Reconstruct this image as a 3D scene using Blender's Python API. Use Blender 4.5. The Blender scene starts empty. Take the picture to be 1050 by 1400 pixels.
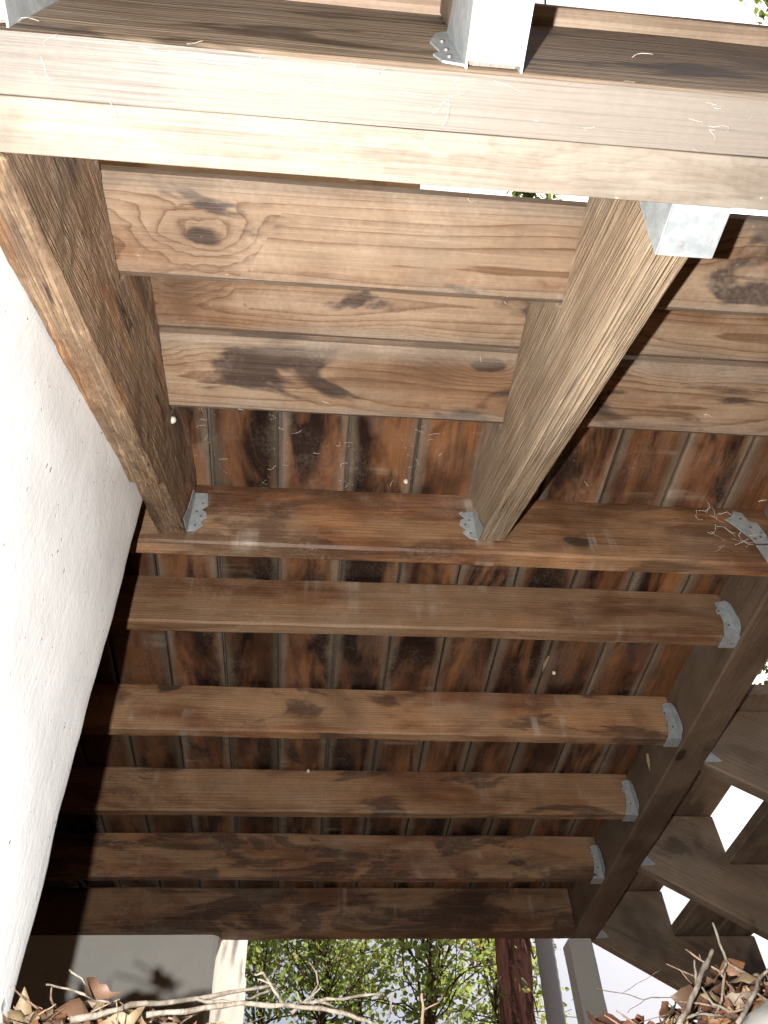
import bpy, math, random
from mathutils import Vector, Matrix, noise
random.seed(7)
S = bpy.context.scene
COL = S.collection
# ------------------------------------------------------------------ camera
RT = Vector((0.9956, -0.08588, -0.03748)); DN = Vector((0.041615, 0.763628, -0.644314)); FW = Vector((0.083961, 0.639919, 0.763841))
cam_d = bpy.data.cameras.new('camera'); cam = bpy.data.objects.new('camera', cam_d); COL.objects.link(cam)
cam_d.sensor_fit = 'VERTICAL'; cam_d.sensor_height = 36.0; cam_d.lens = 36.0 * 1080 / 1400
cam_d.clip_start = 0.005; cam_d.clip_end = 400
cam.matrix_world = Matrix(((RT.x, -DN.x, -FW.x, 0), (RT.y, -DN.y, -FW.y, 0), (RT.z, -DN.z, -FW.z, 0), (0, 0, 0, 1)))
S.camera = cam
# ------------------------------------------------------------------ sky, sun, flash, exposure
W = bpy.data.worlds.new('World'); S.world = W; W.use_nodes = True
wn = W.node_tree.nodes; bg = wn['Background']; sky = wn.new('ShaderNodeTexSky')
SUN_EL, SUN_AZ = math.radians(52), math.radians(50)      # azimuth from +Y towards +X
sky.sky_type = 'NISHITA'; sky.sun_disc = False; sky.sun_elevation = SUN_EL; sky.sun_rotation = SUN_AZ
sky.air_density = 1.0; sky.dust_density = 7.0; sky.ozone_density = 1.0
W.node_tree.links.new(sky.outputs[0], bg.inputs[0]); bg.inputs[1].default_value = 0.055
sd = bpy.data.lights.new('sun', 'SUN'); sd.energy = 3.2; sd.angle = math.radians(0.5); sd.color = (1, .95, .87)
sun = bpy.data.objects.new('sun', sd); COL.objects.link(sun)
dirs = Vector((math.sin(SUN_AZ) * math.cos(SUN_EL), math.cos(SUN_AZ) * math.cos(SUN_EL), math.sin(SUN_EL)))
sun.rotation_euler = dirs.to_track_quat('Z', 'Y').to_euler()
# the photograph is lit by the flash of the camera that took it, 7 cm to the left of the lens
fd = bpy.data.lights.new('camera_flash', 'SPOT'); fd.energy = 60.0; fd.spot_size = math.radians(112); fd.spot_blend = .35; fd.shadow_soft_size = 0.006; fd.color = (1, .985, .965)
fl = bpy.data.objects.new('camera_flash', fd); COL.objects.link(fl); fl.matrix_world = Matrix.Translation((-.076, -.004, -.012)) @ cam.matrix_world.to_3x3().to_4x4()
S.view_settings.view_transform = 'Standard'; S.view_settings.look = 'None'; S.view_settings.exposure = 1.3; S.view_settings.gamma = 1
S.cycles.max_bounces = 4; S.cycles.diffuse_bounces = 2; S.cycles.glossy_bounces = 2; S.cycles.adaptive_threshold = .03; S.cycles.caustics_reflective = False; S.cycles.caustics_refractive = False

# ------------------------------------------------------------------ helpers
def ray(px, py, y):
    """point at world depth y on the line of sight through pixel (px, py) of the 1050x1400 photograph"""
    v = RT * ((px - 525) / 1080) + DN * ((py - 700) / 1080) + FW
    return v * (y / v.y)
def tag(o, label=None, cat=None, group=None, kind=None):
    if label: o['label'] = label
    if cat: o['category'] = cat
    if group: o['group'] = group
    if kind: o['kind'] = kind
    return o
def empty(name, loc, label=None, cat=None, group=None):
    o = bpy.data.objects.new(name, None); COL.objects.link(o); o.location = loc; o.empty_display_size = .05
    return tag(o, label, cat, group)
def frame(o, ex, ez):
    ex = Vector(ex).normalized(); ez = Vector(ez); ez = (ez - ex * ez.dot(ex)).normalized(); ey = ez.cross(ex)
    return Matrix(((ex.x, ey.x, ez.x, o[0]), (ex.y, ey.y, ez.y, o[1]), (ex.z, ey.z, ez.z, o[2]), (0, 0, 0, 1)))
def link(name, me, M=None, parent=None):
    o = bpy.data.objects.new(name, me); COL.objects.link(o)
    if parent:
        o.parent = parent
        P = parent.get('_w'); pw = Matrix.Translation(parent.location) if parent.type == 'EMPTY' else parent.matrix_basis
        if parent.parent: pw = parent.matrix_basis
        o.matrix_parent_inverse = pw.inverted()
    if M is not None: o.matrix_basis = M
    return o
def mesh(name, V, F, mat, M=None, parent=None, smooth=False, local=False):
    """V in world metres; stored in the local frame M"""
    me = bpy.data.meshes.new(name)
    if M is not None and not local:
        I = M.inverted(); V = [I @ Vector(v) for v in V]
    me.from_pydata([tuple(v) for v in V], [], F); me.validate()
    if smooth: me.polygons.foreach_set('use_smooth', [True] * len(me.polygons))
    for m in (mat if isinstance(mat, (list, tuple)) else [mat]): me.materials.append(m)
    return link(name, me, M, parent)
def prism_verts(poly, n, L, bow=0.0, amp=0.0, seed=0.0):
    """cross-section poly [(y,z)] swept along local X from 0 to L in n steps, with worn, uneven edges"""
    V, F = [], []; k = len(poly)
    for i in range(n + 1):
        x = L * i / n; by = bow * noise.noise(Vector((x * 1.1 + seed, 7, 1))); bz = bow * noise.noise(Vector((x * 1.1 + seed, 2, 9)))
        for j, (y, z) in enumerate(poly):
            q = Vector((x * 7 + seed, j * 3.7, seed * 1.3))
            V.append((x, y + by + amp * noise.noise(q), z + bz + amp * noise.noise(q + Vector((31, 5, 9)))))
    for i in range(n):
        for j in range(k):
            a = i * k + j; b = i * k + (j + 1) % k
            F.append((a, b, b + k, a + k))
    F.append(tuple(range(k - 1, -1, -1))); F.append(tuple(n * k + j for j in range(k)))
    return V, F
def chamfer(w, h, c):
    a, b = w / 2, h / 2
    return [(-a + c, -b), (a - c, -b), (a, -b + c), (a, b - c), (a - c, b), (-a + c, b), (-a, b - c), (-a, -b + c)]
SEED = [0]
def timber(name, p0, p1, w, h, mat, parent=None, up=(0, 0, 1), c=.003, amp=.0012, n=None, bow=0.0):
    """a sawn timber whose axis runs from p0 to p1; w across, h along up"""
    SEED[0] += 1
    p0, p1 = Vector(p0), Vector(p1); L = (p1 - p0).length; n = n or max(2, int(L / .09))
    V, F = prism_verts(chamfer(w, h, c), n, L, bow=bow, amp=amp, seed=SEED[0] * 5.31)
    return mesh(name, V, F, mat, frame(p0, p1 - p0, up), parent, local=True)
def tube(pts, radii, sides=6):
    V, F = [], []
    for i, p in enumerate(pts):
        p = Vector(p); d = (Vector(pts[min(i + 1, len(pts) - 1)]) - Vector(pts[max(i - 1, 0)])).normalized()
        u = d.cross(Vector((.31, .17, .93))); u = u.normalized() if u.length > 1e-4 else Vector((1, 0, 0)); v = d.cross(u)
        for j in range(sides):
            a = 2 * math.pi * j / sides
            V.append(tuple(p + (u * math.cos(a) + v * math.sin(a)) * radii[i]))
    for i in range(len(pts) - 1):
        for j in range(sides):
            a = i * sides + j; b = i * sides + (j + 1) % sides
            F.append((a, b, b + sides, a + sides))
    F.append(tuple(range(sides - 1, -1, -1))); F.append(tuple((len(pts) - 1) * sides + j for j in range(sides)))
    return V, F
def merge(parts):
    V, F = [], []
    for v, f in parts:
        o = len(V); V += v; F += [tuple(i + o for i in q) for q in f]
    return V, F
def box(x0, x1, y0, y1, z0, z1):
    return ([(x0, y0, z0), (x1, y0, z0), (x1, y1, z0), (x0, y1, z0), (x0, y0, z1), (x1, y0, z1), (x1, y1, z1), (x0, y1, z1)],
            [(3, 2, 1, 0), (4, 5, 6, 7), (0, 1, 5, 4), (1, 2, 6, 5), (2, 3, 7, 6), (3, 0, 4, 7)])
def extrude(poly, d):
    """flat polygon [Vector] thickened by vector d"""
    n = len(poly); d = Vector(d); V = [tuple(Vector(p)) for p in poly] + [tuple(Vector(p) + d) for p in poly]
    F = [tuple(range(n)), tuple(range(2 * n - 1, n - 1, -1))] + [(i, i + n, (i + 1) % n + n, (i + 1) % n) for i in range(n)]
    return V, F

# ------------------------------------------------------------------ materials
class NT:
    def __init__(s, name):
        s.m = bpy.data.materials.new(name); s.m.use_nodes = True; s.t = s.m.node_tree; s.N = s.t.nodes
        s.b = s.N['Principled BSDF']; s.out = s.N['Material Output']
    def set(s, sock, v):
        if isinstance(v, bpy.types.NodeSocket): s.t.links.new(v, sock)
        else:
            if sock.type == 'RGBA' and len(v) == 3: v = (*v, 1)
            sock.default_value = v
    def math(s, op, a, b=0.0, clamp=False, c=None):
        n = s.N.new('ShaderNodeMath'); n.operation = op; n.use_clamp = clamp; s.set(n.inputs[0], a); s.set(n.inputs[1], b)
        if c is not None: s.set(n.inputs[2], c)
        return n.outputs[0]
    def vm(s, op, a, b=(0, 0, 0), sc=None):
        n = s.N.new('ShaderNodeVectorMath'); n.operation = op; s.set(n.inputs[0], a); s.set(n.inputs[1], b)
        if sc is not None: s.set(n.inputs[3], sc)
        return n.outputs[1] if op in ('LENGTH', 'DOT_PRODUCT') else n.outputs[0]
    def noise(s, v, scale=1.0, detail=3.0, rough=.55, dist=0.0, col=False):
        n = s.N.new('ShaderNodeTexNoise'); s.set(n.inputs['Vector'], v); s.set(n.inputs['Scale'], scale)
        s.set(n.inputs['Detail'], detail); s.set(n.inputs['Roughness'], rough); s.set(n.inputs['Distortion'], dist)
        return n.outputs[1] if col else n.outputs[0]
    def vor(s, v, scale=1.0, rnd=1.0, feat='F1'):
        n = s.N.new('ShaderNodeTexVoronoi'); n.feature = feat; s.set(n.inputs['Vector'], v); s.set(n.inputs['Scale'], scale); s.set(n.inputs['Randomness'], rnd)
        return n.outputs[0], n.outputs[1] if feat == 'F1' else None
    def ramp(s, f, stops, interp='LINEAR'):
        n = s.N.new('ShaderNodeValToRGB'); n.color_ramp.interpolation = interp; s.set(n.inputs[0], f); e = n.color_ramp.elements
        while len(e) < len(stops): e.new(.5)
        for q, (p, c) in zip(e, stops):
            q.position = p; q.color = (c, c, c, 1) if isinstance(c, (int, float)) else (*c, 1)
        return n.outputs[0]
    def step(s, f, a, b):
        n = s.N.new('ShaderNodeMapRange'); n.interpolation_type = 'SMOOTHSTEP'; s.set(n.inputs[0], f); s.set(n.inputs[1], a); s.set(n.inputs[2], b)
        s.set(n.inputs[3], 0.0); s.set(n.inputs[4], 1.0)
        return n.outputs[0]
    def mix(s, f, a, b, mode='MIX'):
        n = s.N.new('ShaderNodeMix'); n.data_type = 'RGBA'; n.blend_type = mode; s.set(n.inputs[0], f); s.set(n.inputs[6], a); s.set(n.inputs[7], b)
        return n.outputs[2]
    def sep(s, v):
        n = s.N.new('ShaderNodeSeparateXYZ'); s.set(n.inputs[0], v); return n.outputs
    def comb(s, x, y, z):
        n = s.N.new('ShaderNodeCombineXYZ'); s.set(n.inputs[0], x); s.set(n.inputs[1], y); s.set(n.inputs[2], z); return n.outputs[0]
    def coord(s, which='Object'):
        return s.N.new('ShaderNodeTexCoord').outputs[which]
    def rnd(s):
        return s.N.new('ShaderNodeObjectInfo').outputs['Random']
    def bump(s, h, strength, dist, nrm=None):
        n = s.N.new('ShaderNodeBump'); s.set(n.inputs['Height'], h); n.inputs['Strength'].default_value = strength; n.inputs['Distance'].default_value = dist
        if nrm: s.set(n.inputs['Normal'], nrm)
        return n.outputs[0]
    def done(s, col, rough=.7, spec=.3, nrm=None, metal=0.0):
        s.set(s.b.inputs['Base Color'], col); s.set(s.b.inputs['Roughness'], rough); s.b.inputs['Specular IOR Level'].default_value = spec
        s.set(s.b.inputs['Metallic'], metal)
        if nrm: s.set(s.b.inputs['Normal'], nrm)
        return s.m

def wood(name, light, dark, patch=(.2, .1, .05), patch_amt=.5, stain=(.03, .018, .012), stain_amt=.5, ring=110, ringc=.5, fibre=.35,
         knots=1.0, dust=(.45, .40, .34), dust_amt=.25, rough=.62, bump=.35, spec=.3, edge=None, edge_amt=0, cracks=0, orange=0,
         nface=None, nface_amt=0, streak=0, raised=0, sheen=0, wf=.62, st0=.55, vary=.35, stv=.10, pt0=.46, stw=.07):
    light, dark, patch, stain, dust = [tuple(c * wf for c in q) for q in (light, dark, patch, stain, dust)]
    if edge: edge = tuple(c * wf for c in edge)
    t = NT(name); O = t.coord(); r = t.rnd(); x, y, z = t.sep(O)
    off = t.comb(t.math('MULTIPLY', r, 57.3), t.math('MULTIPLY', r, 23.1), t.math('MULTIPLY', r, 91.7))
    P = t.vm('ADD', O, off)
    r2 = t.math('FRACT', t.math('MULTIPLY', r, 7.13)); r3 = t.math('FRACT', t.math('MULTIPLY', r, 31.7))
    # knots: sparse cells stretched along the grain
    Pk = t.vm('MULTIPLY', P, (3.1, 7.5, 7.5)); kd, kc = t.vor(Pk)
    gate = t.step(t.sep(kc)[0], .60 - .12 * knots, .64 - .12 * knots)
    kw = t.math('ADD', kd, t.math('MULTIPLY', t.math('SUBTRACT', t.noise(P, 22, 2), .5), .14))
    kb = t.math('MULTIPLY', gate, t.math('POWER', 2.718, t.math('MULTIPLY', t.math('MULTIPLY', kw, kw), -15.0)))
    kcore = t.math('MULTIPLY', gate, t.math('SUBTRACT', 1.0, t.step(kw, .085, .115)))
    # growth rings around a pith that wanders beside the board
    warp = t.noise(t.vm('MULTIPLY', P, (1.0, 4, 4)), 1, 2, .5, col=True)
    warp = t.vm('MULTIPLY', t.vm('SUBTRACT', warp, (.5, .5, .5)), (0, .05, .05))
    cy = t.math('MULTIPLY', t.math('SUBTRACT', r, .5), .10)
    cz = t.math('ADD', .07, t.math('MULTIPLY', t.math('FRACT', t.math('MULTIPLY', r, 13.7)), .10))
    yz = t.vm('ADD', t.comb(0, t.math('SUBTRACT', y, cy), t.math('ADD', z, cz)), warp)
    fib2 = t.noise(t.vm('MULTIPLY', P, (2.5, 60, 60)), 1, 2, .5)
    rad = t.math('ADD', t.math('ADD', t.vm('LENGTH', yz), t.math('MULTIPLY', kb, .028)), t.math('MULTIPLY', fib2, .004))
    wob = r
    fr = t.math('FRACT', t.math('MULTIPLY', rad, t.math('MULTIPLY', ring, t.math('ADD', .7, t.math('MULTIPLY', wob, .6)))))
    rg = t.ramp(fr, [(0, 0), (.50, .08), (.78, .42), (.92, 1), (.97, .9), (1, 0)])
    fib = t.noise(t.vm('MULTIPLY', P, (5, 210, 210)), 1, 2, .6)
    g = t.math('ADD', t.math('MULTIPLY', rg, ringc), t.math('MULTIPLY', t.math('SUBTRACT', t.math('ADD', t.math('MULTIPLY', fib, .6), t.math('MULTIPLY', fib2, .4)), .38), fibre * 3.0), clamp=True)
    col = t.mix(g, light, dark)
    # tonal patches and weather stains
    n1 = t.noise(t.vm('MULTIPLY', P, (2.2, 8, 8)), 1, 4, .6, .3)
    col = t.mix(t.math('MULTIPLY', t.step(n1, pt0, pt0 + .16), patch_amt), col, t.mix(g, patch, tuple(c * .55 for c in patch)))
    n7 = t.noise(t.vm('ADD', P, (5, 5, 5)), 3.2, 3, .6, .5)
    col = t.mix(t.math('MULTIPLY', t.step(n7, .52, .72), .24), col, dust); col = t.mix(t.math('MULTIPLY', t.math('SUBTRACT', 1.0, t.step(n7, .30, .46)), .55), col, tuple(c * .5 for c in dark))
    if orange:
        n4 = t.noise(t.vm('MULTIPLY', t.vm('ADD', P, (17, 3, 5)), (2.5, 14, 14)), 1, 3, .6)
        col = t.mix(t.math('MULTIPLY', t.step(n4, .50, .62), orange), col, (.42, .17, .055))
    n2 = t.noise(t.vm('MULTIPLY', t.vm('ADD', P, (7, 40, 3)), (3.0, 9, 9)), 1, 4, .62, .6)
    s0 = t.math('ADD', st0, t.math('MULTIPLY', t.math('SUBTRACT', r2, .5), stv)); sm = t.step(t.math('SUBTRACT', n2, s0), 0.0, stw)
    col = t.mix(t.math('MULTIPLY', sm, stain_amt), col, stain)
    col = t.mix(t.math('MULTIPLY', t.math('MULTIPLY', kb, kb), .45), col, tuple(c * .6 for c in dark))
    col = t.mix(t.math('MULTIPLY', kcore, .85), col, (.035, .02, .013))
    wet = sm
    if edge:   # pale dried edges along the joints of a deck board
        ae = t.math('ADD', t.math('ABSOLUTE', y), t.math('MULTIPLY', t.math('SUBTRACT', t.noise(t.vm('MULTIPLY', P, (5, 14, 14)), 1, 4, .6), .5), .055))
        em = t.step(ae, .042, .066)
        col = t.mix(t.math('MULTIPLY', em, edge_amt), col, t.mix(fib2, edge, tuple(c * .55 for c in edge)))
    if streak:  # white mineral runs across the grain
        n5 = t.noise(t.vm('MULTIPLY', P, (16, 1.6, 1.6)), 1, 3, .6)
        n6 = t.noise(t.vm('MULTIPLY', P, (3, 12, 12)), 1, 3, .6)
        col = t.mix(t.math('MULTIPLY', t.math('MULTIPLY', t.step(n5, .58, .72), t.step(n6, .42, .66)), streak), col, (.42, .36, .29))
    nz = t.noise(P, 9, 4, .65); nd = t.noise(P, 140, 2, .6)
    tone = t.math('ADD', 1.0 - vary / 2, t.math('MULTIPLY', r3, vary)); gr = t.math('ADD', .45, t.math('MULTIPLY', t.math('ADD', t.math('MULTIPLY', nz, .7), t.math('MULTIPLY', nd, .3)), 1.10)); gr = t.math('MULTIPLY', gr, tone); col = t.mix(1.0, col, t.comb(gr, gr, gr), 'MULTIPLY')
    dm = t.math('MULTIPLY', t.step(nz, .42, .75), t.step(nd, .30, .70))
    col = t.mix(t.math('MULTIPLY', dm, dust_amt), col, dust)
    if nface:   # dust settled on the one face with this local normal
        nn = t.vm('DOT_PRODUCT', t.coord('Normal'), nface)
        ns = t.step(t.math('ADD', nn, t.math('MULTIPLY', t.math('SUBTRACT', nz, .5), .4)), .45, .85)
        col = t.mix(t.math('MULTIPLY', ns, nface_amt), col, t.mix(nd, dust, tuple(c * .72 for c in dust)))
    col = t.mix(t.math('MULTIPLY', t.step(nd, .74, .78), .6), col, (.42, .37, .30))
    h = t.math('ADD', t.math('MULTIPLY', fib, -1.0), t.math('MULTIPLY', fib2, -1.4))
    if raised:
        rw = t.noise(t.vm('MULTIPLY', P, (3.5, 330, 330)), 1, 2, .55)
        rm = t.step(rw, .40, .60)
        h = t.math('ADD', h, t.math('MULTIPLY', rm, raised)); col = t.mix(t.math('MULTIPLY', t.math('SUBTRACT', 1.0, rm), .40), col, tuple(c * .5 for c in dark))
    if cracks:
        c1 = t.noise(t.vm('MULTIPLY', t.vm('ADD', P, (3, 8, 1)), (1.1, 22, 22)), 1, 4, .55)
        cm = t.math('SUBTRACT', 1.0, t.step(t.math('ABSOLUTE', t.math('SUBTRACT', c1, .52)), .003, .011))
        cm = t.math('MULTIPLY', cm, t.step(t.noise(P, 5, 2), .42, .55))
        col = t.mix(t.math('MULTIPLY', cm, cracks), col, (.012, .008, .006)); h = t.math('SUBTRACT', h, t.math('MULTIPLY', cm, 3))
    nb = t.bump(h, min(1, bump * 1.6), .0022)
    ro = t.math('SUBTRACT', rough, t.math('MULTIPLY', wet, .14 + sheen)); ro = t.math('ADD', ro, t.math('MULTIPLY', dm, .15))
    return t.done(col, ro, spec, nb)
def t_on(v): return 1.0 if v > 0 else 0.0

M_RIM = wood('pale_rim_wood', (.60, .51, .41), (.42, .33, .24), (.46, .35, .25), .35, stain=(.20, .12, .07), stain_amt=.25, ring=170, ringc=.40, fibre=.34, knots=0,
             dust=(.50, .44, .40), dust_amt=.25, bump=.35, wf=.335)
M_RIM_D = wood('dusty_rim_wood', (.85, .64, .45), (.58, .40, .26), (.56, .38, .24), .45, stain=(.13, .09, .065), stain_amt=.75, ring=130, ringc=.28, fibre=.30, knots=0,
             dust=(.60, .53, .46), dust_amt=.45, nface=(0, 0, -1), nface_amt=.80, bump=.5, wf=.29, st0=.50)
M_TREAD = wood('tread_wood', (.48, .325, .205), (.23, .12, .06), (.31, .15, .07), .75, stain=(.055, .035, .03), stain_amt=.85, ring=165, ringc=.80, fibre=.38, knots=1.0, wf=.62, st0=.52,
               dust=(.50, .42, .33), dust_amt=.30, edge=(.47, .37, .28), edge_amt=.55, bump=.35)
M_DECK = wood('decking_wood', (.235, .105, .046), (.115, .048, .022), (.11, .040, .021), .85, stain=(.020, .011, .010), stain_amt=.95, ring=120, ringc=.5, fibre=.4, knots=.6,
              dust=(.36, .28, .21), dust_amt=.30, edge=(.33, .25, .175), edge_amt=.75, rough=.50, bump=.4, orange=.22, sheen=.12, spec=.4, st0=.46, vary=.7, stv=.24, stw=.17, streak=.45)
M_JOIST = wood('joist_wood', (.40, .235, .125), (.22, .105, .05), (.185, .070, .030), .85, stain=(.06, .035, .025), stain_amt=.7, ring=130, ringc=.6, fibre=.34, knots=.5,
               dust=(.42, .31, .22), dust_amt=.28, streak=.6, bump=.4, orange=.18, wf=.76, vary=.45, pt0=.45, stv=.16, st0=.53)
M_LEDGER = wood('ledger_wood', (.42, .235, .12), (.22, .105, .048), (.19, .075, .032), .85, stain=(.07, .035, .02), stain_amt=.55, ring=110, ringc=.55, fibre=.30, knots=.4,
                dust=(.47, .37, .28), dust_amt=.28, streak=.75, orange=.25, bump=.4, pt0=.44)
M_STR_C = wood('grey_stringer_wood', (.43, .325, .22), (.28, .19, .115), (.27, .175, .10), .55, stain=(.15, .09, .05), stain_amt=.35, ring=150, ringc=.30, fibre=.45, knots=0,
               dust=(.47, .39, .30), dust_amt=.25, raised=1.3, bump=.6, wf=1.15)
M_STR_L = wood('brown_stringer_wood', (.25, .165, .10), (.13, .078, .045), (.13, .07, .036), .6, stain=(.05, .03, .02), stain_amt=.6, ring=75, ringc=.55, fibre=.4, knots=.5,
               dust=(.40, .31, .22), dust_amt=.45, orange=.40, cracks=.95, bump=.6, raised=.7, wf=1.15)
M_BEAM = wood('side_beam_wood', (.26, .175, .115), (.16, .10, .06), (.15, .085, .05), .6, stain=(.06, .038, .025), stain_amt=.5, ring=80, ringc=.3, fibre=.3, knots=.1,
              dust=(.33, .26, .20), dust_amt=.28, bump=.3)
M_STAIR_R = wood('weathered_stair_wood', (.34, .25, .175), (.20, .135, .085), (.17, .105, .065), .5, stain=(.06, .04, .03), stain_amt=.45, ring=80, ringc=.5, fibre=.3, knots=.7,
                 dust=(.36, .30, .24), dust_amt=.2, bump=.3)
def metal():
    t = NT('galvanised_steel'); P = t.vm('ADD', t.coord(), t.comb(t.rnd(), t.rnd(), t.rnd()))
    n = t.noise(P, 60, 4, .6); d, _ = t.vor(P, 260)
    col = t.mix(t.step(n, .35, .7), (.32, .345, .35), (.46, .48, .47)); col = t.mix(t.math('MULTIPLY', d, .35), col, (.24, .265, .275))
    rust = t.step(t.noise(P, 38, 5, .65), .60, .68); col = t.mix(t.math('MULTIPLY', rust, .55), col, (.28, .20, .15))
    return t.done(col, t.math('ADD', .42, t.math('MULTIPLY', n, .2)), .5, t.bump(n, .15, .002), metal=.35)
M_METAL = metal()
def dark_nail():
    t = NT('nail_steel'); return t.done(t.mix(t.noise(t.coord(), 300), (.10, .08, .07), (.22, .20, .19)), .5, .4, metal=.6)
M_NAIL = dark_nail()
def stucco(name, c, pit=.5, stroke=1.0, dirt=.35, bmp=.4):
    t = NT(name); O = t.coord('Object')
    st = t.noise(t.vm('MULTIPLY', O, (110, 110, 9)), 1, 4, .65); lump = t.noise(O, 14, 4, .6); fine = t.noise(O, 170, 3, .6)
    Pp = t.vm('ADD', t.vm('MULTIPLY', O, (1, 1, .55)), t.vm('MULTIPLY', t.noise(O, 30, 2, col=True), (.02, .02, .03)))
    vd, vc = t.vor(Pp, 95); pg = t.math('MULTIPLY', t.step(t.sep(vc)[1], .52, .56), t.step(lump, .44, .56))
    pm = t.math('MULTIPLY', t.math('SUBTRACT', 1.0, t.step(t.math('ADD', vd, t.math('MULTIPLY', fine, .15)), .14, .24)), pg)
    v2, c2 = t.vor(t.vm('ADD', O, (3, 3, 3)), 16); pm2 = t.math('MULTIPLY', t.math('SUBTRACT', 1.0, t.step(t.math('ADD', v2, t.math('MULTIPLY', fine, .12)), .10, .17)), t.step(t.sep(c2)[0], .80, .82))
    col = t.mix(t.math('MULTIPLY', t.step(lump, .4, .70), dirt), c, tuple(q * .86 for q in c))
    col = t.mix(t.math('MULTIPLY', t.step(st, .60, .75), .30), col, tuple(q * .75 for q in c))
    pits = t.math('MAXIMUM', pm, t.math('MULTIPLY', pm2, .7)); col = t.mix(t.math('MULTIPLY', pits, pit), col, (.12, .085, .06))
    h = t.math('SUBTRACT', t.math('ADD', t.math('MULTIPLY', st, stroke), t.math('ADD', lump, t.math('MULTIPLY', fine, .3))), t.math('MULTIPLY', pits, 1.5))
    return t.done(col, .85, .2, t.bump(h, bmp, .003))
M_STUCCO = stucco('white_stucco', (.84, .845, .83), .80, .40)
M_PIER = stucco('grey_render', (.80, .77, .69), .6, .4)
M_POST = stucco('weathered_grey_paint', (.46, .44, .40), .5, .6)
M_CREAM = stucco('cream_stucco', (.72, .56, .34), .1, .2, .1)
M_CREAM2 = stucco('cream_trim_paint', (.60, .44, .24), .0, .1, .1)
M_LIGHT_BLOCK = stucco('light_block_brown', (.07, .05, .038), .1, .6, .3)  # colour of the unseen blocking walls, made dark to cut bounced light
M_ROCK = stucco('grey_stone', (.20, .195, .18), .3, .1, .6)
def soil():
    t = NT('leafy_soil'); O = t.coord('Object'); n = t.noise(O, 18, 6, .65); d, c = t.vor(O, 38)
    col = t.mix(t.step(n, .35, .7), (.055, .032, .020), (.15, .085, .045)); col = t.mix(t.math('MULTIPLY', t.step(t.sep(c)[0], .5, .9), .5), col, (.21, .125, .07))
    return t.done(col, .9, .15, t.bump(t.math('ADD', n, d), .8, .02))
M_SOIL = soil()
def leafmat(name, cols, trans=.0, rough=.55, vein=True):
    t = NT(name); r = t.rnd(); O = t.coord('Object')
    rnd = t.N.new('ShaderNodeNewGeometry').outputs['Random Per Island']
    f = t.math('FRACT', t.math('ADD', rnd, r))
    n = t.noise(O, 90, 4, .6)
    k = len(cols); col = t.ramp(f, [(i / k, c) for i, c in enumerate(cols)], 'CONSTANT')
    col = t.mix(t.math('MULTIPLY', t.step(n, .5, .72), .45), col, (.08, .045, .025) if not trans else (.03, .06, .012))
    t.done(col, rough, .35)
    if trans:
        tr = t.N.new('ShaderNodeBsdfTranslucent'); t.set(tr.inputs[0], t.mix(.5, col, (.50, .58, .12)))
        mx = t.N.new('ShaderNodeMixShader'); mx.inputs[0].default_value = trans
        t.t.links.new(t.b.outputs[0], mx.inputs[1]); t.t.links.new(tr.outputs[0], mx.inputs[2]); t.t.links.new(mx.outputs[0], t.out.inputs[0])
    return t.m
M_DRY = leafmat('dry_leaf', [(.16, .105, .06), (.22, .16, .09), (.11, .06, .035), (.20, .15, .11), (.15, .07, .03), (.25, .20, .13), (.08, .045, .025)])
M_DRY_R = leafmat('rusty_dry_leaf', [(.13, .052, .03), (.17, .085, .04), (.10, .045, .03), (.27, .17, .075), (.14, .065, .04)])
M_GREEN = leafmat('shrub_leaf', [(.17, .27, .08), (.24, .34, .11), (.12, .20, .06), (.29, .36, .12), (.20, .28, .13), (.26, .14, .09), (.33, .38, .15)], .55)
M_TREELEAF = leafmat('tree_leaf', [(.06, .12, .03), (.08, .15, .04), (.05, .09, .025), (.11, .16, .05)], .4)
def bark(name, a, b, sc=(40, 40, 6), bump=.8):
    t = NT(name); O = t.vm('ADD', t.coord('Object'), t.comb(t.math('MULTIPLY', t.rnd(), 9), 0, 0)); n = t.noise(t.vm('MULTIPLY', O, sc), 1, 5, .6, .4); m = t.noise(O, 60, 4, .6)
    col = t.mix(t.step(n, .35, .62), a, b); col = t.mix(t.math('MULTIPLY', t.step(m, .5, .75), .5), col, tuple(c * 1.5 for c in b))
    return t.done(col, .85, .2, t.bump(t.math('ADD', n, t.math('MULTIPLY', m, .4)), bump, .012))
M_BARK = bark('red_shaggy_bark', (.05, .025, .02), (.25, .12, .09), (28, 28, 3.5), 1.0)
M_TWIG = bark('dry_twig_bark', (.10, .08, .06), (.21, .18, .145), (120, 120, 40), .3)
M_TWIG_D = bark('brown_twig_bark', (.10, .065, .045), (.26, .18, .13), (120, 120, 40), .3)
M_STEM = bark('shrub_stem_bark', (.04, .022, .018), (.12, .06, .045), (80, 80, 12), .3)
def plain(name, c, rough=.6, n=40, var=.25):
    t = NT(name); q = t.noise(t.coord('Object'), n, 4, .6)
    return t.done(t.mix(t.math('MULTIPLY', q, var * 2), c, tuple(v * .5 for v in c)), rough, .3, t.bump(q, .2, .004))
M_PIPE = plain('grey_pipe', (.36, .36, .37), .5); M_CABLE = plain('blue_cable', (.05, .07, .20), .4); M_DEBRIS = plain('packed_debris', (.15, .125, .10), .95, 120, .6)
M_WEB = plain('dusty_cobweb', (.72, .64, .56), .9); M_COCOON = plain('pale_cocoon', (.72, .68, .56), .7, 300); M_SPLINT = plain('raw_splinter', (.34, .24, .14), .8, 90)

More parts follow.
